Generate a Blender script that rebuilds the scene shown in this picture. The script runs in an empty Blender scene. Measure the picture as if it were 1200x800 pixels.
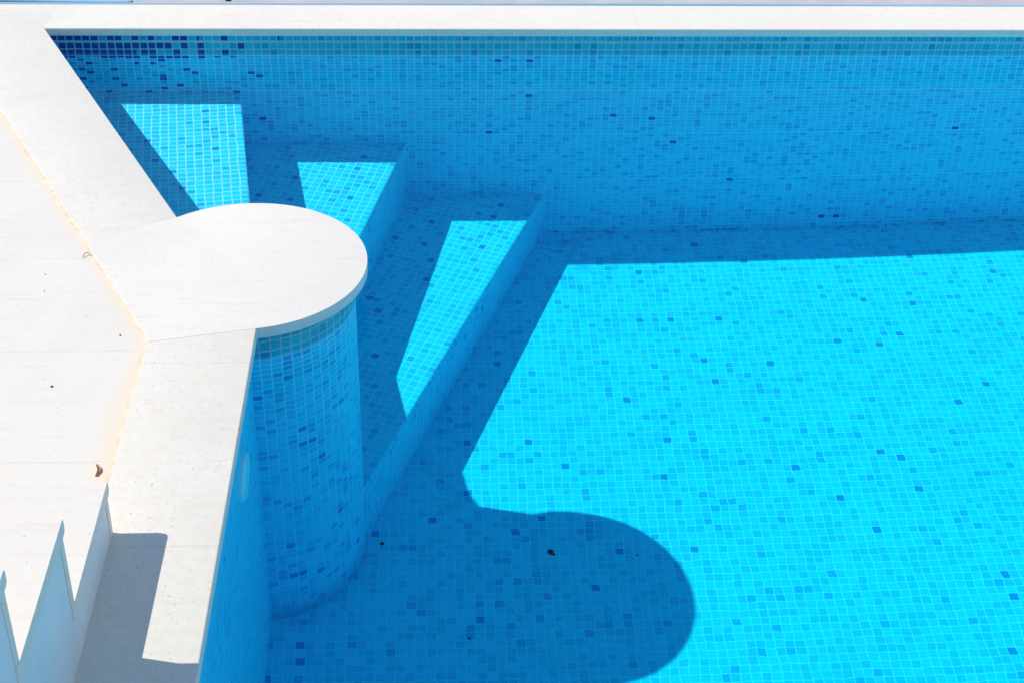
import bpy, bmesh, math, random
from mathutils import Vector, Matrix
R = math.radians
random.seed(7)
scene = bpy.context.scene
col = scene.collection

# ------------------------------------------------------------------ constants
P = 0.0255          # mosaic pitch (m)
DEPTH = 1.3157      # water depth
HC = 0.105          # top of the coping stones above the water
TH = 0.027          # thickness of the coping stones
OV = 0.032          # overhang of the coping over the tiled walls
PCX, PCY, PR = -0.474, -1.453, 0.259    # round pillar
GV = 0.045          # height of a grout line on the walls
ZS = (-0.306, -0.690, -1.053)           # treads of the three underwater steps
ELEV = 46.6
SX, SY = 0.9760, -0.2180                # where the shadows run on the ground

# depth of the shallow basin: the bottom and the treads dip gently towards the near end
def zm(x, y, z):
    if z >= 0: return z
    x = max(-1.5, min(2.3, x)); y = max(-3.2, min(0.0, y))
    k = (0.41422 + 0.002107 * x - 0.065464 * y - 0.064879 * z - 0.009419 * x * x + 0.002011 * x * y
         + 0.004801 * y * y - 0.001759 * y * z - 0.002082 * z * z)
    return z * k
def shape_basin(bm, step=0.25):
    vs = [v.co for v in bm.verts]
    for ax in range(3):
        lo, hi = min(v[ax] for v in vs), max(v[ax] for v in vs)
        st = 0.1 if ax == 2 else step
        n = int((hi - lo) / st)
        for i in range(1, n + 1):
            c = math.floor(hi / st) * st - (i - 1) * st
            if c <= lo + 1e-4 or c >= hi - 1e-4: continue
            co = [0, 0, 0]; no = [0, 0, 0]; co[ax] = c; no[ax] = 1
            bmesh.ops.bisect_plane(bm, geom=bm.verts[:] + bm.edges[:] + bm.faces[:], plane_co=co, plane_no=no, dist=1e-5)
    if any(v.co.z < 0 for v in bm.verts) and any(v.co.z > 0 for v in bm.verts):
        bmesh.ops.bisect_plane(bm, geom=bm.verts[:] + bm.edges[:] + bm.faces[:], plane_co=(0, 0, 0), plane_no=(0, 0, 1), dist=1e-5)
    for v in bm.verts: v.co.z = zm(v.co.x, v.co.y, v.co.z)

# ------------------------------------------------------------------ helpers
def link(o):
    col.objects.link(o); return o

def tag(o, label=None, cat=None, group=None, kind=None):
    if label: o['label'] = label
    if cat: o['category'] = cat
    if group: o['group'] = group
    if kind: o['kind'] = kind
    return o

def empty(name, loc=(0, 0, 0)):
    o = bpy.data.objects.new(name, None); o.location = loc
    o.empty_display_size = 0.1
    return link(o)

def finish(bm, name, mat, parent=None, smooth=False, recv=True, recalc=True, basin=False):
    if basin: shape_basin(bm)
    if recalc:
        bmesh.ops.recalc_face_normals(bm, faces=bm.faces)
    me = bpy.data.meshes.new(name); bm.to_mesh(me); bm.free()
    for m in (mat if isinstance(mat, (list, tuple)) else [mat]):
        me.materials.append(m)
    if smooth:
        for p in me.polygons: p.use_smooth = True
    o = bpy.data.objects.new(name, me); link(o)
    if parent:
        o.parent = parent
        o.matrix_parent_inverse = Matrix.Identity(4)
        o.location = -parent.location
    return o

def face_uv(bm, pts, uvs=None, mi=0):
    uvl = bm.loops.layers.uv.verify()
    f = bm.faces.new([bm.verts.new(p) for p in pts])
    f.material_index = mi
    if uvs:
        for l, uv in zip(f.loops, uvs): l[uvl].uv = uv
    return f

def prism(bm, poly, z0, z1, top_uv=None, side_uv=True, mi_top=0, mi_side=0, skip=(), bottom=True):
    """vertical prism over a 2D polygon (counter-clockwise), tiled uv on its sides and top"""
    n = len(poly)
    if top_uv is None: top_uv = lambda x, y: (x / P, y / P)
    face_uv(bm, [(x, y, z1) for x, y in poly], [top_uv(x, y) for x, y in poly], mi_top)
    if bottom:
        face_uv(bm, [(x, y, z0) for x, y in reversed(poly)], [(0, 0)] * n, mi_side)
    u = 0
    for i in range(n):
        (xa, ya), (xb, yb) = poly[i], poly[(i + 1) % n]
        L = math.hypot(xb - xa, yb - ya)
        if i not in skip:
            face_uv(bm, [(xa, ya, z0), (xb, yb, z0), (xb, yb, z1), (xa, ya, z1)],
                    [(u, (z0 - GV) / P), (u + L / P, (z0 - GV) / P), (u + L / P, (z1 - GV) / P), (u, (z1 - GV) / P)], mi_side)
        u += L / P

def weld(bm, d=1e-5):
    bmesh.ops.remove_doubles(bm, verts=bm.verts, dist=d)

def slab(poly, z0, z1, r, name, mat, parent=None, seg=4, soft=None):
    """stone slab; the edges listed in soft (all if None) have rounded arrises, the joints stay sharp"""
    bm = bmesh.new()
    prism(bm, poly, z0, z1); weld(bm)
    bmesh.ops.recalc_face_normals(bm, faces=bm.faces)
    n = len(poly)
    soft_ = range(n) if soft is None else soft
    keys = set()
    def K(p): return (round(p[0], 4), round(p[1], 4))
    for i in soft_: keys.add(frozenset((K(poly[i]), K(poly[(i + 1) % n]))))
    ed = [e for e in bm.edges if abs(e.verts[0].co.z - e.verts[1].co.z) < 1e-6 and frozenset((K(e.verts[0].co), K(e.verts[1].co))) in keys]
    bmesh.ops.bevel(bm, geom=ed, offset=r, segments=seg, profile=0.5, affect='EDGES', clamp_overlap=True)
    o = finish(bm, name, mat, parent)
    for p in o.data.polygons: p.use_smooth = True
    o.data.set_sharp_from_angle(angle=R(28))
    return o

# ------------------------------------------------------------------ node helpers
class NT:
    def __init__(s, name):
        s.m = bpy.data.materials.new(name); s.m.use_nodes = True
        s.t = s.m.node_tree; s.t.nodes.clear()
    def n(s, typ, **kw):
        nd = s.t.nodes.new(typ)
        for k, v in kw.items():
            if k == 'inp':
                for a, b in v.items():
                    if hasattr(b, 'is_output') or isinstance(b, bpy.types.NodeSocket): s.t.links.new(b, nd.inputs[a])
                    else: nd.inputs[a].default_value = b
            else: setattr(nd, k, v)
        return nd
    def math(s, op, a, b=0.0, c=0.0, clamp=False):
        nd = s.n('ShaderNodeMath', operation=op, use_clamp=clamp)
        for i, v in enumerate((a, b, c)):
            if isinstance(v, bpy.types.NodeSocket): s.t.links.new(v, nd.inputs[i])
            else: nd.inputs[i].default_value = v
        return nd.outputs[0]
    def mix(s, f, a, b, typ='MIX'):
        nd = s.n('ShaderNodeMix', data_type='RGBA', blend_type=typ)
        for i, v in ((0, f), (6, a), (7, b)):
            if isinstance(v, bpy.types.NodeSocket): s.t.links.new(v, nd.inputs[i])
            else: nd.inputs[i].default_value = v if i == 0 else (v[0], v[1], v[2], 1)
        return nd.outputs[2]
    def ramp(s, f, stops, interp='LINEAR'):
        nd = s.n('ShaderNodeValToRGB'); cr = nd.color_ramp; cr.interpolation = interp
        while len(cr.elements) < len(stops): cr.elements.new(0.5)
        for e, (p, c) in zip(cr.elements, stops):
            e.position = p; e.color = (c[0], c[1], c[2], 1) if isinstance(c, (tuple, list)) else (c, c, c, 1)
        s.t.links.new(f, nd.inputs[0]); return nd.outputs[0]
    def smooth(s, v, a, b):
        nd = s.n('ShaderNodeMapRange', interpolation_type='SMOOTHSTEP', inp={0: v, 1: a, 2: b, 3: 0.0, 4: 1.0})
        return nd.outputs[0]
    def noise(s, vec, scale, detail=3.0, rough=0.5, dist=0.0):
        nd = s.n('ShaderNodeTexNoise', inp={'Scale': scale, 'Detail': detail, 'Roughness': rough, 'Distortion': dist})
        if vec is not None: s.t.links.new(vec, nd.inputs['Vector'])
        return nd.outputs[0]
    def out(s, base, rough=0.5, bump=None, bstr=0.3, bdist=0.001, spec=0.5):
        b = s.n('ShaderNodeBsdfPrincipled', inp={'Base Color': base, 'Roughness': rough, 'Specular IOR Level': spec})
        if bump is not None:
            bp = s.n('ShaderNodeBump', inp={'Strength': bstr, 'Distance': bdist, 'Height': bump})
            s.t.links.new(bp.outputs[0], b.inputs['Normal'])
        o = s.n('ShaderNodeOutputMaterial'); s.t.links.new(b.outputs[0], o.inputs[0])
        return s.m

# ------------------------------------------------------------------ mosaic
def mosaic(name, seed, dark=0.1, navy=0.03, corner=False, dirt=False, sheet=0, gw=0.085, wob=0.20):
    t = NT(name)
    uv = t.n('ShaderNodeUVMap').outputs[0]
    pos = t.n('ShaderNodeNewGeometry').outputs['Position']
    # tile lines waver in the pattern, standing in for light bent by ripples
    wobn = t.n('ShaderNodeTexNoise', inp={'Vector': uv, 'Scale': 0.38, 'Detail': 2.0})
    w = t.n('ShaderNodeVectorMath', operation='SUBTRACT', inp={0: wobn.outputs['Color'], 1: (0.5, 0.5, 0.5)})
    w = t.n('ShaderNodeVectorMath', operation='SCALE', inp={0: w.outputs[0], 3: wob})
    w = t.n('ShaderNodeVectorMath', operation='MULTIPLY', inp={0: w.outputs[0], 1: (1, 1, 0)})
    uv2 = t.n('ShaderNodeVectorMath', operation='ADD', inp={0: uv, 1: w.outputs[0]}).outputs[0]
    fl = t.n('ShaderNodeVectorMath', operation='FLOOR', inp={0: uv2}).outputs[0]
    fr = t.n('ShaderNodeVectorMath', operation='FRACTION', inp={0: uv2}).outputs[0]
    sp = t.n('ShaderNodeSeparateXYZ', inp={0: fr}); cell = t.n('ShaderNodeSeparateXYZ', inp={0: fl})
    idv = t.n('ShaderNodeVectorMath', operation='ADD', inp={0: fl, 1: (seed * 17.3, seed * 5.1, seed)}).outputs[0]
    wn = t.n('ShaderNodeTexWhiteNoise', noise_dimensions='3D', inp={'Vector': idv})
    r1 = wn.outputs['Value']
    wc = t.n('ShaderNodeSeparateColor', inp={0: wn.outputs['Color']})
    r2, r3 = wc.outputs[0], wc.outputs[1]
    # glass tiles: four blues mixed at random, in the proportions of the sheets
    lo = navy; md = navy + dark
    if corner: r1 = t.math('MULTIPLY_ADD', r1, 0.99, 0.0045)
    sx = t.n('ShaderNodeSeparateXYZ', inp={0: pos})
    if corner:   # more dark tiles in the top rows towards the far corner
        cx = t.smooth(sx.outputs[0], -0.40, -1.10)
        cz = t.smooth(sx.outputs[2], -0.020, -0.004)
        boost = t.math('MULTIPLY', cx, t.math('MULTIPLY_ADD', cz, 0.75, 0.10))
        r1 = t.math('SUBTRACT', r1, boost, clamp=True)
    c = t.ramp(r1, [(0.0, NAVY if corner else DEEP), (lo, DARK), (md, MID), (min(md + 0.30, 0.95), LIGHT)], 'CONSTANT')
    j = t.math('MULTIPLY_ADD', r2, 0.14, 0.93)
    c = t.mix(1.0, c, t.n('ShaderNodeCombineColor', inp={0: j, 1: j, 2: j}).outputs[0], 'MULTIPLY')
    # grout: the open joints between tiles and the wider ones between sheets
    ex = t.math('ABSOLUTE', t.math('SUBTRACT', sp.outputs[0], 0.5))
    ey = t.math('ABSOLUTE', t.math('SUBTRACT', sp.outputs[1], 0.5))
    irr = t.math('MULTIPLY_ADD', t.noise(uv, 0.9, 3.0), 0.09, -0.045)
    e = t.math('ADD', t.math('MAXIMUM', ex, ey), irr)
    g = t.smooth(e, 0.5 - gw, 0.5 - gw + 0.035)
    if sheet:       # wider pale seam between rows of tile sheets, also painting the water's reflection edge
        sv = t.math('DIVIDE', t.n('ShaderNodeSeparateXYZ', inp={0: uv2}).outputs[1], sheet)
        f_ = t.math('FRACT', sv)
        js = t.math('MINIMUM', f_, t.math('SUBTRACT', 1.0, f_))
        g = t.math('MAXIMUM', g, t.math('LESS_THAN', js, 0.16 / sheet))
    gcol = t.mix(t.noise(pos, 9.0, 3.0), GROUT, tuple(v * 0.86 for v in GROUT))
    if dirt:    # dark algae in the joints of the far corner of the floor
        s3 = t.n('ShaderNodeSeparateXYZ', inp={0: pos})
        dx = t.smooth(t.math('ABSOLUTE', t.math('SUBTRACT', s3.outputs[0], 0.42)), 0.26, 0.05)
        dy = t.smooth(s3.outputs[1], -0.42, -0.02)
        nz = t.smooth(t.noise(pos, 26.0, 4.0, 0.7), 0.44, 0.70)
        d = t.math('MULTIPLY', t.math('MULTIPLY', dx, dy), nz)
        base = t.smooth(s3.outputs[1], -0.022, -0.004)
        d = t.math('MAXIMUM', d, t.math('MULTIPLY', base, t.smooth(t.noise(pos, 30.0, 2.0), 0.45, 0.6)))
        gcol = t.mix(d, gcol, (0.01, 0.07, 0.12))
    c = t.mix(g, c, gcol)
    # dry rows above the water line are darker and less blue
    c = t.mix(t.math('GREATER_THAN', sx.outputs[2], 0.0005), c, (0.75, 0.72, 0.68), 'MULTIPLY')
    # faint bloom and scale on the glass
    c = t.mix(t.math('MULTIPLY', t.smooth(t.noise(pos, 6.0, 5.0, 0.6), 0.45, 0.8), 0.10), c, (0.25, 0.6, 0.8))
    # fine sediment, uneven over the basin, and a chalky line at the water's edge
    sed = t.smooth(t.noise(pos, 2.3, 5.0, 0.65, 0.5), 0.38, 0.70)
    c = t.mix(t.math('MULTIPLY', sed, 0.10), c, (0.10, 0.48, 0.74))
    wl = t.math('LESS_THAN', t.math('ABSOLUTE', t.math('SUBTRACT', sx.outputs[2], 0.0022)), t.math('MULTIPLY_ADD', t.noise(pos, 35.0, 3.0), 0.004, -0.0002))
    c = t.mix(t.math('MULTIPLY', wl, 0.30), c, (0.55, 0.70, 0.74))
    rough = t.math('MULTIPLY_ADD', g, 0.5, 0.28)
    hgt = t.math('SUBTRACT', 1.0, g)
    return t.out(c, rough, hgt, 0.08, 0.0006, spec=0.12)

NAVY, DEEP, DARK = (0.006, 0.10, 0.48), (0.004, 0.33, 0.72), (0.008, 0.52, 0.815)
MID, LIGHT = (0.016, 0.640, 0.868), (0.024, 0.690, 0.885)
GROUT = (0.54, 0.91, 0.97)

M_back = mosaic('mosaic_back_wall', 1, 0.10, 0.004, corner=True, sheet=13.0, wob=0.12)
M_floor = mosaic('mosaic_floor', 2, 0.04, 0.004, dirt=True, wob=0.60, gw=0.070)
M_step = mosaic('mosaic_steps', 3, 0.05, 0.004, wob=0.3)
M_side = mosaic('mosaic_side', 4, 0.05, 0.004)
M_pill = mosaic('mosaic_pillar', 5, 0.13, 0.02)

# ------------------------------------------------------------------ stone
def stone(name, base, tint, pit=0.5, joints=None, stain=False, seed=0.0, grain=1.0):
    t = NT(name)
    pos = t.n('ShaderNodeNewGeometry').outputs['Position']
    pv = t.n('ShaderNodeVectorMath', operation='ADD', inp={0: pos, 1: (seed, seed * .7, 0)}).outputs[0]
    big = t.noise(pv, 3.2, 5.0, 0.6, 0.4)
    c = t.mix(t.smooth(big, 0.35, 0.72), base, tint)
    # bedding streaks of the limestone
    st = t.n('ShaderNodeMapping', inp={'Vector': pv, 'Scale': (3.0, 26.0, 26.0), 'Rotation': (0, 0, R(4))}).outputs[0]
    sn = t.noise(st, 2.0, 5.0, 0.65, 0.6)
    c = t.mix(t.math('MULTIPLY', t.smooth(sn, 0.50, 0.80), 0.45), c, tuple(v * k for v, k in zip(base, (0.84, 0.80, 0.72))))
    fine = t.noise(pv, 240.0, 4.0, 0.7)
    c = t.mix(t.math('MULTIPLY', t.smooth(fine, 0.50, 0.76), 0.42 * grain), c, tuple(v * 0.62 for v in base))
    mot = t.noise(pv, 48.0, 5.0, 0.75)
    c = t.mix(t.math('MULTIPLY', t.smooth(mot, 0.40, 0.72), 0.50 * grain), c, tuple(v * k for v, k in zip(base, (0.86, 0.82, 0.76))))
    # travertine-like pits, in drifts
    dn = t.n('ShaderNodeTexNoise', inp={'Vector': pv, 'Scale': 90.0, 'Detail': 2.0})
    dv = t.n('ShaderNodeVectorMath', operation='MULTIPLY_ADD', inp={0: dn.outputs['Color'], 1: (0.012, 0.006, 0.006), 2: pv}).outputs[0]
    vo = t.n('ShaderNodeTexVoronoi', feature='F1', inp={'Vector': dv, 'Scale': 170.0, 'Randomness': 1.0})
    drift = t.smooth(t.noise(pv, 7.0, 3.0, 0.6), 0.42, 0.70)
    sel = t.n('ShaderNodeSeparateColor', inp={0: vo.outputs['Color']}).outputs[0]
    keep = t.math('LESS_THAN', sel, t.math('MULTIPLY', drift, 0.26 * pit))
    p = t.math('MULTIPLY', keep, t.smooth(vo.outputs['Distance'], 0.34, 0.14))
    c = t.mix(t.math('MULTIPLY', p, 0.55), c, tuple(v * k for v, k in zip(base, (0.34, 0.30, 0.26))))
    # rusty and lichen spots
    sp = t.smooth(t.noise(pv, 5.5, 6.0, 0.7, 1.2), 0.66, 0.78)
    c = t.mix(t.math('MULTIPLY', sp, 0.35), c, (0.62, 0.48, 0.30))
    # pale drying marks and a few warm stains left by splashes
    ring = t.noise(pv, 1.7, 4.0, 0.55, 1.6)
    c = t.mix(t.math('MULTIPLY', t.smooth(ring, 0.54, 0.60), 0.16), c, tuple(v * k for v, k in zip(base, (0.90, 0.86, 0.80))))
    h = t.math('SUBTRACT', t.math('MULTIPLY', fine, 0.35), p)
    if joints:
        s3 = t.n('ShaderNodeSeparateXYZ', inp={0: pos})
        sy, oy = joints
        f = t.math('FRACT', t.math('DIVIDE', t.math('SUBTRACT', s3.outputs[1], oy), sy))
        d = t.math('MULTIPLY', t.math('MINIMUM', f, t.math('SUBTRACT', 1.0, f)), sy)
        wv = t.math('MULTIPLY_ADD', t.noise(pos, 14.0, 2.0), 0.0012, 0.0006)
        jl = t.math('LESS_THAN', d, wv)
        c = t.mix(t.math('MULTIPLY', jl, 0.32), c, (0.50, 0.44, 0.36))
    if stain:
        s3 = t.n('ShaderNodeSeparateXYZ', inp={0: pos})
        a = t.math('ADD', t.math('MULTIPLY', s3.outputs[0], NJX), t.math('MULTIPLY', s3.outputs[1], NJY))
        d1 = t.math('SUBTRACT', a, CJ)
        d2 = t.math('SUBTRACT', s3.outputs[0], JX)
        d = t.math('MAXIMUM', d1, d2)
        d = t.math('ADD', d, t.math('MULTIPLY_ADD', t.noise(pos, 9.0, 4.0, 0.6), 0.06, -0.03))
        low = t.smooth(s3.outputs[1], -1.6, -2.1)
        lim = t.math('MULTIPLY_ADD', low, -0.035, -0.040)
        m = t.n('ShaderNodeMapRange', interpolation_type='SMOOTHSTEP', inp={0: d, 1: lim, 2: 0.012, 3: 0.0, 4: 1.0}).outputs[0]
        c = t.mix(t.math('MULTIPLY', m, 0.72), c, (0.93, 0.73, 0.50))
        s5 = t.smooth(t.noise(pos, 3.7, 5.0, 0.65, 0.9), 0.60, 0.74)
        c = t.mix(t.math('MULTIPLY', s5, 0.28), c, (0.80, 0.62, 0.42))
    return t.out(c, 0.72, h, 0.35, 0.0012, spec=0.25)

# joint line between the deck and the coping
JA, JB = Vector((-1.244, -0.612)), Vector((-0.664, -1.770))
jd = (JB - JA).normalized(); NJX, NJY = -jd.y, jd.x
if NJX < 0: NJX, NJY = -NJX, -NJY
CJ = NJX * JA.x + NJY * JA.y
JX = -0.661
JK_Y = (CJ - NJX * JX) / NJY       # where the joint turns

STONE = (0.91, 0.835, 0.71)
M_coping = stone('limestone_coping', STONE, (0.87, 0.80, 0.69), 0.5, seed=1.0)
M_coping2 = stone('limestone_coping_pitted', STONE, (0.86, 0.785, 0.665), 0.8, seed=5.0, joints=(0.60, -2.472))
M_cap = stone('limestone_cap', (0.88, 0.815, 0.71), (0.86, 0.79, 0.68), 0.3, seed=3.0, grain=0.45)
M_deck = stone('limestone_deck', (0.86, 0.795, 0.69), (0.835, 0.765, 0.655), 0.15, seed=9.0, joints=(0.392, -1.822), stain=True, grain=0.4)
M_stair = stone('limestone_stair', (0.86, 0.79, 0.69), (0.84, 0.765, 0.66), 0.2, seed=12.0, grain=0.4)
t = NT('sandy_joint_filler')
pos = t.n('ShaderNodeNewGeometry').outputs['Position']
M_joint = t.out(t.mix(t.smooth(t.noise(pos, 40.0, 4.0), 0.35, 0.7), (0.93, 0.78, 0.58), (0.86, 0.66, 0.44)), 0.9, t.noise(pos, 300.0), 0.5, 0.001)
t = NT('painted_render')
pos = t.n('ShaderNodeNewGeometry').outputs['Position']
M_render = t.out(t.mix(t.noise(pos, 12.0, 5.0), (0.76, 0.76, 0.76), (0.70, 0.70, 0.70)), 0.8, t.noise(pos, 200.0), 0.2, 0.001)
t = NT('stair_side_render')
pos = t.n('ShaderNodeNewGeometry').outputs['Position']
M_stairside = t.out(t.mix(t.smooth(t.noise(pos, 8.0, 5.0), 0.3, 0.8), (0.82, 0.82, 0.80), (0.73, 0.74, 0.72)), 0.75, t.noise(pos, 160.0), 0.25, 0.001)
t = NT('pinkish_paving')
pos = t.n('ShaderNodeNewGeometry').outputs['Position']
M_ground = t.out(t.mix(t.smooth(t.noise(pos, 5.0, 6.0, 0.65), 0.35, 0.7), (0.60, 0.54, 0.52), (0.48, 0.46, 0.43)), 0.85, t.noise(pos, 60.0, 5.0), 0.5, 0.003)
t = NT('blue_rubber_hose')
pos = t.n('ShaderNodeNewGeometry').outputs['Position']
M_hose = t.out(t.mix(t.noise(pos, 30.0, 2.0), (0.36, 0.60, 0.72), (0.30, 0.52, 0.66)), 0.35)
t = NT('white_light_lens')
pos = t.n('ShaderNodeNewGeometry').outputs['Position']
M_lens = t.out(t.mix(t.noise(pos, 20.0, 2.0), (0.90, 0.96, 0.97), (0.86, 0.93, 0.95)), 0.3)
t = NT('dry_leaf')
pos = t.n('ShaderNodeNewGeometry').outputs['Position']
M_leaf = t.out(t.mix(t.noise(pos, 200.0, 3.0), (0.50, 0.28, 0.13), (0.32, 0.15, 0.06)), 0.7)
t = NT('dark_debris')
pos = t.n('ShaderNodeNewGeometry').outputs['Position']
M_debris = t.out(t.mix(t.noise(pos, 300.0, 3.0), (0.010, 0.010, 0.02), (0.03, 0.02, 0.02)), 0.8)

# clear still water: lets light through slightly tinted, mirrors the sky at a grazing angle
t = NT('pool_water')
pos = t.n('ShaderNodeNewGeometry').outputs['Position']
geo = t.n('ShaderNodeNewGeometry')
bp = t.n('ShaderNodeBump', inp={'Strength': 0.25, 'Distance': 0.01, 'Height': t.noise(pos, 7.0, 2.0, 0.5, 0.5)})
dt = t.n('ShaderNodeVectorMath', operation='DOT_PRODUCT', inp={0: bp.outputs[0], 1: geo.outputs['Incoming']})
cth = t.math('ABSOLUTE', dt.outputs['Value'])
sch = t.math('MULTIPLY_ADD', t.math('POWER', t.math('SUBTRACT', 1.0, cth, clamp=True), 5.0), 0.30, 0.010)
tr_ = t.n('ShaderNodeBsdfTransparent', inp={'Color': (1.0, 1.0, 1.0, 1)})
va = t.n('ShaderNodeVolumeAbsorption', inp={'Color': (0.05, 0.975, 1.0, 1), 'Density': 1.6})
gl = t.n('ShaderNodeBsdfGlossy', inp={'Color': (1, 1, 1, 1), 'Roughness': 0.03, 'Normal': bp.outputs[0]})
mx = t.n('ShaderNodeMixShader', inp={0: sch, 1: tr_.outputs[0], 2: gl.outputs[0]})
o = t.n('ShaderNodeOutputMaterial'); t.t.links.new(mx.outputs[0], o.inputs[0]); t.t.links.new(va.outputs[0], o.inputs[1])
M_water = t.m

# ------------------------------------------------------------------ pool outline
Cdir = Vector((0.574, -1.198)).normalized(); Cn = Vector((-Cdir.y, Cdir.x))     # along / into the pool
C0 = Vector((-1.238, -0.035))                       # coping corner above the water
W0 = C0 - Cn * OV                                   # a point of the diagonal tiled wall
def wall_at_y(y): return W0 + Cdir * ((y - W0.y) / Cdir.y)
XW = -0.420 - OV + 0.002                            # side wall plane
XE, YS = 4.6, -4.15                                 # far right and near ends of the pool
A = wall_at_y(0.0)                                  # back left corner of the walls
B = wall_at_y(-1.42)                                # inside the pillar
ZT = HC - TH                                        # underside of the stones

pool = empty('swimming_pool', (1.6, -2.0, -DEPTH))
tag(pool, 'blue mosaic tiled swimming pool basin with back wall, floor and angled side walls', 'swimming pool')

bm = bmesh.new()
prism(bm, [(-1.5, YS - .2), (XE + .2, YS - .2), (XE + .2, 0.15), (-1.5, 0.15)], -DEPTH - 0.2, -DEPTH)
finish(bm, 'floor', M_floor, pool, basin=True)
def wall(pts, name, mat, u0=0.0):
    """solid wall, pts ccw, first edge is the tiled face"""
    bm = bmesh.new(); prism(bm, pts, -DEPTH + 0.0005, ZT - 0.0005, bottom=True)
    weld(bm); return finish(bm, name, mat, pool, basin=True)
# back wall face runs from right to left in ccw order, seen from the pool
wall([(XE, 0.0), (XE, 0.14), (A.x - .2, 0.14), (A.x, 0.0)][::1], 'wall', M_back)
o = 0.14
q = A - Cn * o; b2 = B - Cn * o
wall([(A.x, A.y - 0.0005), (q.x, q.y - 0.0005), (b2.x, b2.y), (B.x, B.y)], 'wall', M_side)
wall([(XW, -1.60), (XW - .14, -1.60), (XW - .14, YS), (XW, YS)], 'wall', M_side)
wall([(XE, YS), (XE + .14, YS), (XE + .14, 0.14), (XE, 0.14)], 'wall', M_side)
wall([(XW - .14, YS - .14), (XE + .14, YS - .14), (XE + .14, YS), (XW - .14, YS)], 'wall', M_side)

# underwater light in the side wall
LY, LZ = -1.945, -0.27
bm = bmesh.new()
prof = [(0.0, 0.009), (0.030, 0.0085), (0.052, 0.006), (0.058, 0.003)]
def lathe_x(bm, prof, n=40, x0=0.0, y0=0.0, z0=0.0):
    rings = []
    for r, h in prof:
        if r == 0: rings.append([bm.verts.new((x0 + h, y0, z0))])
        else: rings.append([bm.verts.new((x0 + h, y0 + r * math.cos(2 * math.pi * k / n), z0 + r * math.sin(2 * math.pi * k / n))) for k in range(n)])
    for a, b in zip(rings, rings[1:]):
        for k in range(n):
            k2 = (k + 1) % n
            if len(a) == 1: bm.faces.new((a[0], b[k], b[k2]))
            else: bm.faces.new((a[k], b[k], b[k2], a[k2]))
lathe_x(bm, [(0.072, 0.0), (0.071, 0.006), (0.066, 0.008), (0.059, 0.007), (0.058, 0.002)], 48, XW, LY, LZ)
ring = finish(bm, 'light_rim', M_lens, pool, smooth=True, basin=True)
bm = bmesh.new(); lathe_x(bm, prof, 48, XW, LY, LZ)
lens = finish(bm, 'lens', M_lens, ring, smooth=True, basin=True)
lens.location = (0, 0, 0)

# ------------------------------------------------------------------ underwater steps fanning from the pillar
steps = empty('pool_steps', (-0.4, -0.6, -DEPTH))
tag(steps, 'three fanned mosaic steps under water between the back wall and the round pillar', 'pool steps')
# risers: line at the back wall -> line at the pillar
E1 = (Vector((-0.652, 0.0)), Vector((-0.485, -1.20)))
E2 = (Vector((-0.121, 0.0)), Vector((-0.405, -1.22)))
E3 = (Vector((0.341, 0.0)), Vector((-0.235, -1.475)))
def clip(e): return e
def edge_uv(e):
    d = (e[1] - e[0]).normalized(); n = Vector((-d.y, d.x))
    return lambda x, y: (((x - e[0].x) * n.x + (y - e[0].y) * n.y) / P - 0.04, ((x - e[0].x) * d.x + (y - e[0].y) * d.y) / P)
def step_mesh(e_in, e_out, z, zlow, name):
    """tread between the previous riser line and its own edge; riser down to the next tread"""
    uvf = edge_uv(e_out)
    st = None
    if e_in is None:
        inner = [Vector((A.x - 0.02, 0.0)) - Vector((0, 0)), ]
        b = wall_at_y(-1.30) - Cn * 0.02
        poly = [(A.x - .02, -0.0004), (b.x, b.y), (PCX, PCY + 0.1), (e_out[1].x, e_out[1].y), (e_out[0].x, -0.0004)]
    else:
        d = (e_in[1] - e_in[0]).normalized(); n = Vector((-d.y, d.x)) * 0.02     # run a little under the riser above
        if n.x > 0: n = -n
        poly = [(e_in[0].x + n.x, -0.0004), (e_in[1].x + n.x, e_in[1].y), (PCX, PCY), (e_out[1].x, e_out[1].y), (e_out[0].x, -0.0004)]
    t_ = 0.03
    bm = bmesh.new()
    prism(bm, poly, z - t_, z, top_uv=uvf); weld(bm)
    # soften the nosing
    ed = []
    a = Vector((e_out[0].x, -0.0004)); bb = e_out[1]
    for e in bm.edges:
        m = [v.co for v in e.verts]
        if all(abs(c.z - z) < 1e-6 for c in m) and all(min((Vector((c.x, c.y)) - a).length, (Vector((c.x, c.y)) - bb).length) < 1e-4 for c in m): ed.append(e)
    bmesh.ops.recalc_face_normals(bm, faces=bm.faces)
    bmesh.ops.bevel(bm, geom=ed, offset=0.006, segments=3, profile=0.5, affect='EDGES')
    tread = finish(bm, 'step', M_step, steps, basin=True)
    # riser
    d = (e_out[1] - e_out[0]).normalized(); n = Vector((-d.y, d.x))
    if n.x > 0: n = -n
    p0, p1 = e_out[0].copy(), e_out[1].copy()
    p0.y = -0.0004
    k = 0.10
    bm = bmesh.new()
    prism(bm, [(p0.x, p0.y), (p0.x + n.x * k, p0.y), (p1.x + n.x * k, p1.y + n.y * k), (p1.x, p1.y)], zlow + 0.0004, z - t_ - 0.0002)
    weld(bm)
    rz = finish(bm, 'riser', M_step, tread, basin=True); rz.location = (0, 0, 0)
    return tread
step_mesh(None, E1, ZS[0], ZS[1], 's')
step_mesh(E1, E2, ZS[1], ZS[2], 's')
step_mesh(E2, E3, ZS[2], -DEPTH, 's')

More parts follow.
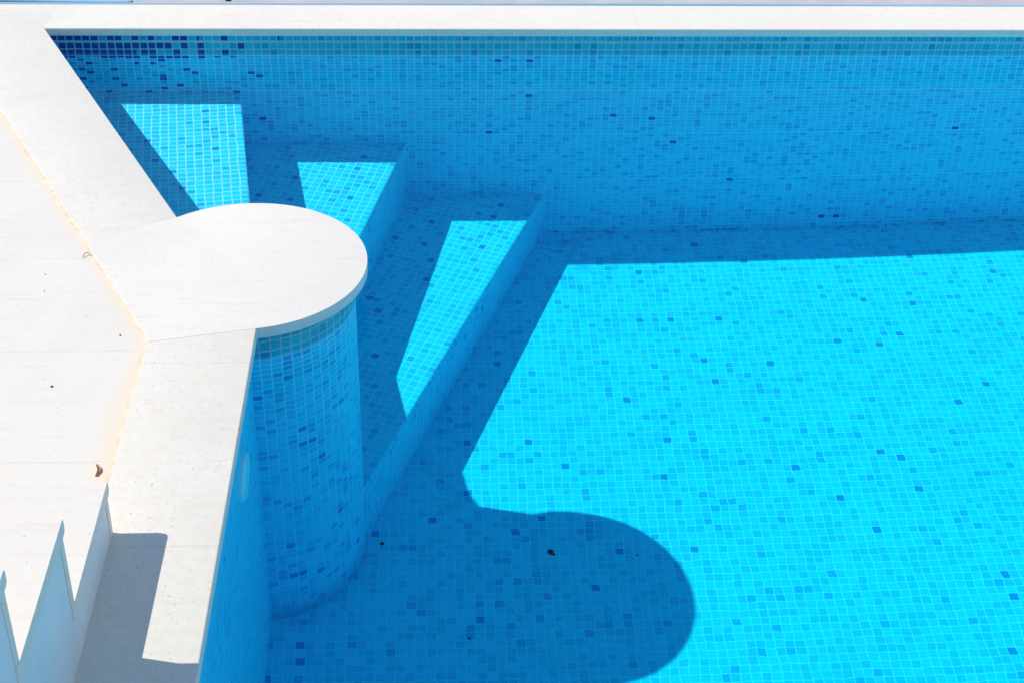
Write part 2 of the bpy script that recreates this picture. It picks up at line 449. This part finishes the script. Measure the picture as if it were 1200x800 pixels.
# ------------------------------------------------------------------ round pillar with its stone cap
pil = empty('round_pillar', (PCX, PCY, -DEPTH))
tag(pil, 'round blue tiled pillar at the pool corner under a wide pale stone cap', 'pillar')
bm = bmesh.new(); uvl = bm.loops.layers.uv.verify()
n = 128; zs = [ -DEPTH + 0.0006, ZT - 0.0006]
rings = [[bm.verts.new((PCX + PR * math.cos(2 * math.pi * k / n), PCY + PR * math.sin(2 * math.pi * k / n), z)) for k in range(n)] for z in zs]
circ = 2 * math.pi * PR / P; circ = round(circ)
for i in range(len(zs) - 1):
    for k in range(n):
        k2 = (k + 1) % n
        f = bm.faces.new((rings[i][k], rings[i][k2], rings[i + 1][k2], rings[i + 1][k])); f.smooth = True
        us = (k / n * circ, (k + 1) / n * circ)
        for l, (u, z) in zip(f.loops, ((us[0], zs[i]), (us[1], zs[i]), (us[1], zs[i + 1]), (us[0], zs[i + 1]))):
            l[uvl].uv = (u, (z - GV) / P)
bm.faces.new(rings[-1]); bm.faces.new(list(reversed(rings[0])))
finish(bm, 'shaft', M_pill, pil, basin=True)
# cap: circle towards the water, wedge towards the deck
RC = PR + OV
a0 = Vector((-0.664, -1.233)); a1 = Vector((-0.420, -1.739))
ang0 = math.atan2(a0.y - PCY, a0.x - PCX); ang1 = math.atan2(a1.y - PCY, a1.x - PCX)
J1 = Vector((-0.860, -1.358)); Jk = Vector((JX, JK_Y)); J2 = Vector((JX, -1.790))
def jline(y): return Vector(((CJ - NJY * y) / NJX, y))
J1 = jline(-1.358)
G_ = 0.0012
arc = []
N_ = 72
for k in range(N_ + 1):
    a = ang0 + (ang1 - ang0) * k / N_
    arc.append((PCX + RC * math.cos(a), PCY + RC * math.sin(a)))
# clockwise from a0 over the top to a1 -> reverse for ccw
poly = arc + [(J2.x + .0045, J2.y), (Jk.x + .0045, Jk.y), (J1.x + .004, J1.y)]
poly = poly[::-1]
cap = slab(poly, ZT, HC + 0.0006, 0.0045, 'cap', M_cap, pil, soft=range(3, len(poly) - 1))

# ------------------------------------------------------------------ coping stones
GRP = 'limestone coping stones along the pool edge'
def coping(poly, label, mat, soft=None):
    cx = sum(p[0] for p in poly) / len(poly); cy = sum(p[1] for p in poly) / len(poly)
    o = slab(poly, ZT, HC, 0.0045, 'coping_stone', mat, soft=soft)
    tag(o, label, 'coping', GRP); return o
YB = 0.160                                    # outer edge of the back coping
cA = C0
back_y = -0.035
# mitre at the far left corner is hidden: one butt joint
jl0 = jline(0.0)
coping([(-1.239, back_y), (0.62, back_y), (0.62, YB), (-1.239, YB)], 'cream stone coping along the back edge, left half beside the far corner', M_coping, [0, 2])
coping([(0.6203, back_y), (XE + .3, back_y), (XE + .3, YB), (0.6203, YB)], 'cream stone coping along the back edge, right half above the plain tiled wall', M_coping, [0, 2])
e0 = C0 + Cdir * 0.0
jA = jline(YB)
j1i = Vector((a0.x, a0.y))
poly = [(-1.2393, YB), (jA.x + .0045, YB), (J1.x + .0045, J1.y + .0003), (a0.x, a0.y + .0003), (-1.2393, C0.y + .0027)]
coping(poly, 'wide slanting stone coping between the far left corner and the pillar cap', M_coping, [0, 3])
coping([(JX + .0045, YS + .0), (-0.420, YS + .0), (-0.420, a1.y - .0003), (JX + .0045, J2.y - .0003)], 'pitted pale stone coping in front of the pillar cap, partly shaded by the stairs', M_coping2, [1])

# ------------------------------------------------------------------ deck paving and its sandy joint
def sheet(poly, z0, z1, name, mat, kind=None):
    bm = bmesh.new(); prism(bm, poly, z0, z1); weld(bm)
    o = finish(bm, name, mat)
    if kind: o['kind'] = kind
    return o
jT = jline(YB)
sheet([(-4.5, -6.5), (JX - .0035, -6.5), (JX - .0035, JK_Y - .002), (jT.x - .004, YB), (-4.5, YB)], HC - 0.05, HC - 0.0015, 'deck_paving', M_deck, 'structure')
# the filler line
bm = bmesh.new()
def strip(bm, pts, w, z):
    rnd = random.Random(3)
    L, Rr = [], []
    for i, p in enumerate(pts):
        a = pts[max(i - 1, 0)]; b = pts[min(i + 1, len(pts) - 1)]
        d = (b - a).normalized(); n = Vector((-d.y, d.x))
        ww = w * (0.55 + 0.75 * rnd.random())
        L.append(bm.verts.new((p.x + n.x * ww, p.y + n.y * ww, z))); Rr.append(bm.verts.new((p.x - n.x * ww, p.y - n.y * ww, z)))
    for i in range(len(pts) - 1):
        bm.faces.new((L[i], L[i + 1], Rr[i + 1], Rr[i]))
pts = []
for k in range(150): pts.append(jline(YB + (JK_Y - YB) * k / 150))
for k in range(140): pts.append(Vector((JX, JK_Y + (-3.6 - JK_Y) * k / 139)))
strip(bm, pts, 0.0060, HC - 0.0011)
jf = finish(bm, 'joint_filler', M_joint)
bpy_sol = jf.modifiers.new('depth', 'SOLIDIFY'); bpy_sol.thickness = 0.01; bpy_sol.offset = -1
tag(jf, 'thin sandy orange filled joint between the paving and the coping stones', 'joint')
# ground under and beyond the terrace
sheet([(-1.5 - 40, YB + 0.002), (46, YB + 0.002), (46, 60), (-41.5, 60)], -0.20, 0.088, 'ground', M_ground, 'structure')
# terrace behind the camera and to the right, out of view but lighting the pool
sheet([(XW - .14, -9), (XE + .3, -9), (XE + .3, YS - .002), (XW - .14, YS - .002)], ZT, HC - .001, 'deck_paving', M_deck, 'structure')
sheet([(XE - .03, YS), (XE + 5, YS), (XE + 5, back_y - .002), (XE - .03, back_y - .002)], ZT, HC - .001, 'deck_paving', M_deck, 'structure')

# ------------------------------------------------------------------ stairs climbing towards the viewer
sx = -0.623
stair = empty('staircase', (sx - 0.6, -3.2, HC))
tag(stair, 'white stone staircase rising towards the viewer at the lower left, side in shade', 'staircase')
RUN, y0 = 0.305, -2.430
HS = [0.0, 0.112, 0.280, 0.446, 0.612, 0.778]
WID = 1.9
NS = 5
tn = 0.028
for i in range(NS):
    z1 = HC + HS[i + 1]; z0 = HC - .001 if i == 0 else HC + HS[i]
    yf = y0 - RUN * i
    # tread with a bullnose that projects over the riser
    bm = bmesh.new()
    nose = 0.016
    prof = [(yf - RUN - 0.0205 - (0.6 if i == NS - 1 else 0), z1 - tn), (yf - RUN - 0.0205 - (0.6 if i == NS - 1 else 0), z1)]
    rn = 0.008
    for k in range(5):
        a = math.pi / 2 - math.pi / 2 * k / 4
        prof.append((yf + nose - rn + rn * math.cos(a), z1 - rn + rn * math.sin(a)))
    for k in range(5):
        a = -math.pi / 2 * k / 4
        prof.append((yf + nose - rn + rn * math.cos(a), z1 - tn + rn + rn * math.sin(a)))
    vs = [[bm.verts.new((x, y, z)) for y, z in prof] for x in (sx - WID, sx)]
    m = len(prof)
    for k in range(m):
        bm.faces.new((vs[0][k], vs[0][(k + 1) % m], vs[1][(k + 1) % m], vs[1][k]))
    bm.faces.new(vs[0]); bm.faces.new(list(reversed(vs[1])))
    tr = finish(bm, 'tread', M_stair, stair)
    bm = bmesh.new()
    prism(bm, [(sx - WID, yf - .020), (sx - .0008, yf - .020), (sx - .0008, yf), (sx - WID, yf)], z0, z1 - tn - .0002)
    finish(bm, 'riser', M_stair, stair)
# side cheek: stepped wall under the treads
bm = bmesh.new()
prof = [(y0 - .0205, HC - .0005)]
for i in range(NS):
    yf = y0 - RUN * i - .0205
    prof.append((yf, HC + HS[i + 1] - tn - .0004))
    prof.append((yf - RUN, HC + HS[i + 1] - tn - .0004))
prof.append((prof[-1][0] - .55, prof[-1][1])); prof.append((prof[-1][0], HC - .0005))
cl = []
for p in prof:
    if not cl or (abs(cl[-1][0] - p[0]) + abs(cl[-1][1] - p[1])) > 1e-6: cl.append(p)
vs = [[bm.verts.new((x, y, z)) for y, z in cl] for x in (sx - WID + .01, sx - .0022)]
m = len(cl)
for k in range(m): bm.faces.new((vs[0][k], vs[0][(k + 1) % m], vs[1][(k + 1) % m], vs[1][k]))
bm.faces.new(vs[0]); bm.faces.new(list(reversed(vs[1])))
finish(bm, 'side_wall', M_stairside, stair)

# ------------------------------------------------------------------ hoses lying behind the coping
def tube(pts, r, name, mat, parent=None, nseg=10, sub=6, recv=True):
    P_ = [Vector(p) for p in pts]; out = []
    for i in range(len(P_) - 1):
        p0 = P_[max(i - 1, 0)]; p1 = P_[i]; p2 = P_[i + 1]; p3 = P_[min(i + 2, len(P_) - 1)]
        for k in range(sub):
            t_ = k / sub
            out.append(0.5 * ((2 * p1) + (p2 - p0) * t_ + (2 * p0 - 5 * p1 + 4 * p2 - p3) * t_ ** 2 + (3 * p1 - p0 - 3 * p2 + p3) * t_ ** 3))
    out.append(P_[-1])
    bm = bmesh.new(); rings = []
    for i, p in enumerate(out):
        d = (out[min(i + 1, len(out) - 1)] - out[max(i - 1, 0)]).normalized()
        u = d.cross(Vector((0, 0, 1)));
        if u.length < 1e-3: u = d.cross(Vector((0, 1, 0)))
        u.normalize(); v = u.cross(d)
        rr = r(i / (len(out) - 1)) if callable(r) else r
        rings.append([bm.verts.new(p + u * rr * math.cos(2 * math.pi * k / nseg) + v * rr * math.sin(2 * math.pi * k / nseg)) for k in range(nseg)])
    for a, b in zip(rings, rings[1:]):
        for k in range(nseg):
            k2 = (k + 1) % nseg; bm.faces.new((a[k], a[k2], b[k2], b[k]))
    bm.faces.new(rings[0]); bm.faces.new(list(reversed(rings[-1])))
    return finish(bm, name, mat, parent, smooth=True)
hz = 0.088 + 0.0078
h = tube([(-2.6, .182, hz), (-1.5, .176, hz), (-1.0, .175, hz), (0, .179, hz), (0.8, .182, hz), (1.6, .176, hz), (2.6, .178, hz), (4.2, .22, hz)], 0.0078, 'garden_hose', M_hose)
tag(h, 'long pale blue hose lying straight along the back edge of the coping', 'hose')
h = tube([(-2.6, .36, hz), (-1.9, .275, hz), (-1.5, .224, hz), (-1.3, .205, hz), (-1.15, .1975, hz), (-1.0, .1945, hz)], 0.007, 'garden_hose', M_hose)
tag(h, 'short curved pale blue hose meeting the straight one at the far left', 'hose')

# ------------------------------------------------------------------ small things
def blob(loc, s, name, label, cat, group=None, seed=1, mat=None, sz=0.5):
    bm = bmesh.new(); bmesh.ops.create_icosphere(bm, subdivisions=2, radius=1.0)
    rnd = random.Random(seed)
    sxx, syy = 0.7 + 0.6 * rnd.random(), 0.7 + 0.6 * rnd.random()
    for v in bm.verts:
        k = 0.65 + 0.6 * rnd.random()
        v.co = Vector((v.co.x * s * sxx * k, v.co.y * s * syy * k, v.co.z * s * sz * k))
    zmin = min(v.co.z for v in bm.verts)
    for v in bm.verts: v.co.z -= zmin
    o = finish(bm, name, mat or M_debris, smooth=False); o.location = loc
    tag(o, label, cat, group); return o
# curled dry leaf
bm = bmesh.new(); rnd = random.Random(5)
nl = 12; rows = []
for i in range(nl + 1):
    s = i / nl; y = (s - .5) * 0.034; w = 0.0028 * math.sin(math.pi * min(max(s, .02), .98)) ** .7
    bend = 0.006 * math.sin(math.pi * s)
    rows.append([bm.verts.new((bend + w * math.cos(a), y, 0.003 + 0.003 * math.sin(a) + .002 * s)) for a in (math.pi * 1.02, math.pi * 1.25, math.pi * 1.5, math.pi * 1.75, math.pi * 1.98)])
for a, b in zip(rows, rows[1:]):
    for k in range(4): bm.faces.new((a[k], a[k + 1], b[k + 1], b[k]))
zmin = min(v.co.z for v in bm.verts)
for v in bm.verts: v.co.z -= zmin
leaf = finish(bm, 'dry_leaf', M_leaf, smooth=True); leaf.location = (-0.688, -2.244, HC - .0012); leaf.rotation_euler = (0, 0, R(8))
sm = leaf.modifiers.new('t', 'SOLIDIFY'); sm.thickness = 0.0012
tag(leaf, 'small curled brown dry leaf on the pale paving beside the first stair', 'leaf')
tw = tube([(-0.864, -1.428, HC + .001), (-0.861, -1.416, HC + .004), (-0.853, -1.412, HC + .005), (-0.848, -1.419, HC + .002)], 0.0010, 'twig', M_leaf, nseg=6)
tag(tw, 'tiny bent brown twig on the orange joint left of the pillar cap', 'twig')
blob((0.2835, -1.491, zm(0.2835, -1.491, -DEPTH) - .001), .0070, 'debris_speck', 'dark speck of debris on the shaded pool floor, largest in the rounded pillar shadow', 'debris', seed=2)
blob((0.293, -1.499, zm(0.304, -1.503, -DEPTH) - .001), .0040, 'debris_speck', 'small dark fragment lying right against the largest speck on the pool floor', 'debris', seed=3)
blob((0.0594, -1.781, zm(0.0594, -1.781, -DEPTH) - .001), .0040, 'debris_speck', 'tiny dark speck near the bottom edge of the shaded pool floor', 'debris', seed=4)
blob((0.518, -1.507, zm(0.518, -1.507, -DEPTH) - .001), .0028, 'debris_speck', 'tiny dark speck near the right rim of the rounded pillar shadow', 'debris', seed=5)
blob((-0.172, -1.452, zm(-0.172, -1.452, -DEPTH) - .001), .0048, 'debris_speck', 'dark speck on the pool floor at the foot of the round pillar', 'debris', seed=6)
for (x, y, s, lab, sd) in [(-0.720, -1.762, .0022, 'dark grit on the paving just left of where the orange joint turns', 11),
                       (-0.832, -1.955, .0028, 'dark grit on the paving, nearest the lower middle of the pale slab', 12),
                       (-0.938, -1.50, .0016, 'dark grit on the paving, upper one of a close pair', 13),
                       (-0.925, -1.575, .0016, 'dark grit on the paving, lower one of a close pair', 14)]:
    blob((x, y, HC - .0016), s, 'grit', lab, 'grit', seed=sd)
blob((-1.26, .225, .087), .010, 'pebble', 'dark pebble on the ground behind the hose at the far left', 'pebble', seed=21)
blob((-0.70, .235, .087), .008, 'pebble', 'dark pebble on the ground behind the hose, right of the other one', 'pebble', seed=22)

# ------------------------------------------------------------------ water
bm = bmesh.new()
wb = wall_at_y(-1.55)
o_ = Cn * 0.03
poly = [(XE + .03, YS - .03), (XE + .03, 0.03), (A.x - o_.x, 0.03), (wb.x - o_.x, wb.y), (XW - .03, -1.62), (XW - .03, YS - .03)]
prism(bm, poly, -1.25, 0.0); weld(bm)
water = finish(bm, 'water', M_water); water['kind'] = 'structure'

# ------------------------------------------------------------------ light
sun = bpy.data.lights.new('sun', 'SUN'); sun.energy = 3.75; sun.angle = R(0.5); sun.color = (1.0, 0.955, 0.89)
so = link(bpy.data.objects.new('sun', sun))
trav = Vector((SX * math.cos(R(ELEV)), SY * math.cos(R(ELEV)), -math.sin(R(ELEV))))
so.rotation_euler = trav.to_track_quat('-Z', 'Y').to_euler()
w = bpy.data.worlds.new('World'); scene.world = w; w.use_nodes = True
nt = w.node_tree; nt.nodes.clear()
sky = nt.nodes.new('ShaderNodeTexSky'); sky.sky_type = 'NISHITA'; sky.sun_disc = False
sky.sun_elevation = R(ELEV); sky.sun_rotation = math.atan2(-SX, -SY)
sky.dust_density = 0.1; sky.ozone_density = 3.0; sky.air_density = 1.0
bg = nt.nodes.new('ShaderNodeBackground'); bg.inputs[1].default_value = 0.15
wo = nt.nodes.new('ShaderNodeOutputWorld')
nt.links.new(sky.outputs[0], bg.inputs[0]); nt.links.new(bg.outputs[0], wo.inputs[0])

# ------------------------------------------------------------------ camera
yaw, pit, rol = 0.0514269963, 0.591554325, 0.0220157169
f = Vector((math.sin(yaw) * math.cos(pit), math.cos(yaw) * math.cos(pit), -math.sin(pit)))
r0 = Vector((math.cos(yaw), -math.sin(yaw), 0)); u0 = r0.cross(f)
rr = r0 * math.cos(rol) + u0 * math.sin(rol); uu = -r0 * math.sin(rol) + u0 * math.cos(rol)
cam = bpy.data.cameras.new('camera'); co = link(bpy.data.objects.new('camera', cam))
co.matrix_world = Matrix(((rr.x, uu.x, -f.x, 0), (rr.y, uu.y, -f.y, -4.73401831), (rr.z, uu.z, -f.z, 2.08017952), (0, 0, 0, 1)))
cam.sensor_width = 36; cam.lens = 36 * 1861.88 / 1200; cam.clip_end = 500; cam.clip_start = 0.05
scene.camera = co

scene.view_settings.view_transform = 'Standard'; scene.view_settings.look = 'None'
scene.view_settings.exposure = 0.06; scene.view_settings.gamma = 1.0
scene.cycles.max_bounces = 16; scene.cycles.diffuse_bounces = 6; scene.cycles.glossy_bounces = 6
scene.cycles.transmission_bounces = 12; scene.cycles.transparent_max_bounces = 16; scene.cycles.caustics_reflective = False
scene.cycles.sample_clamp_indirect = 6.0
scene.cycles.use_denoising = True
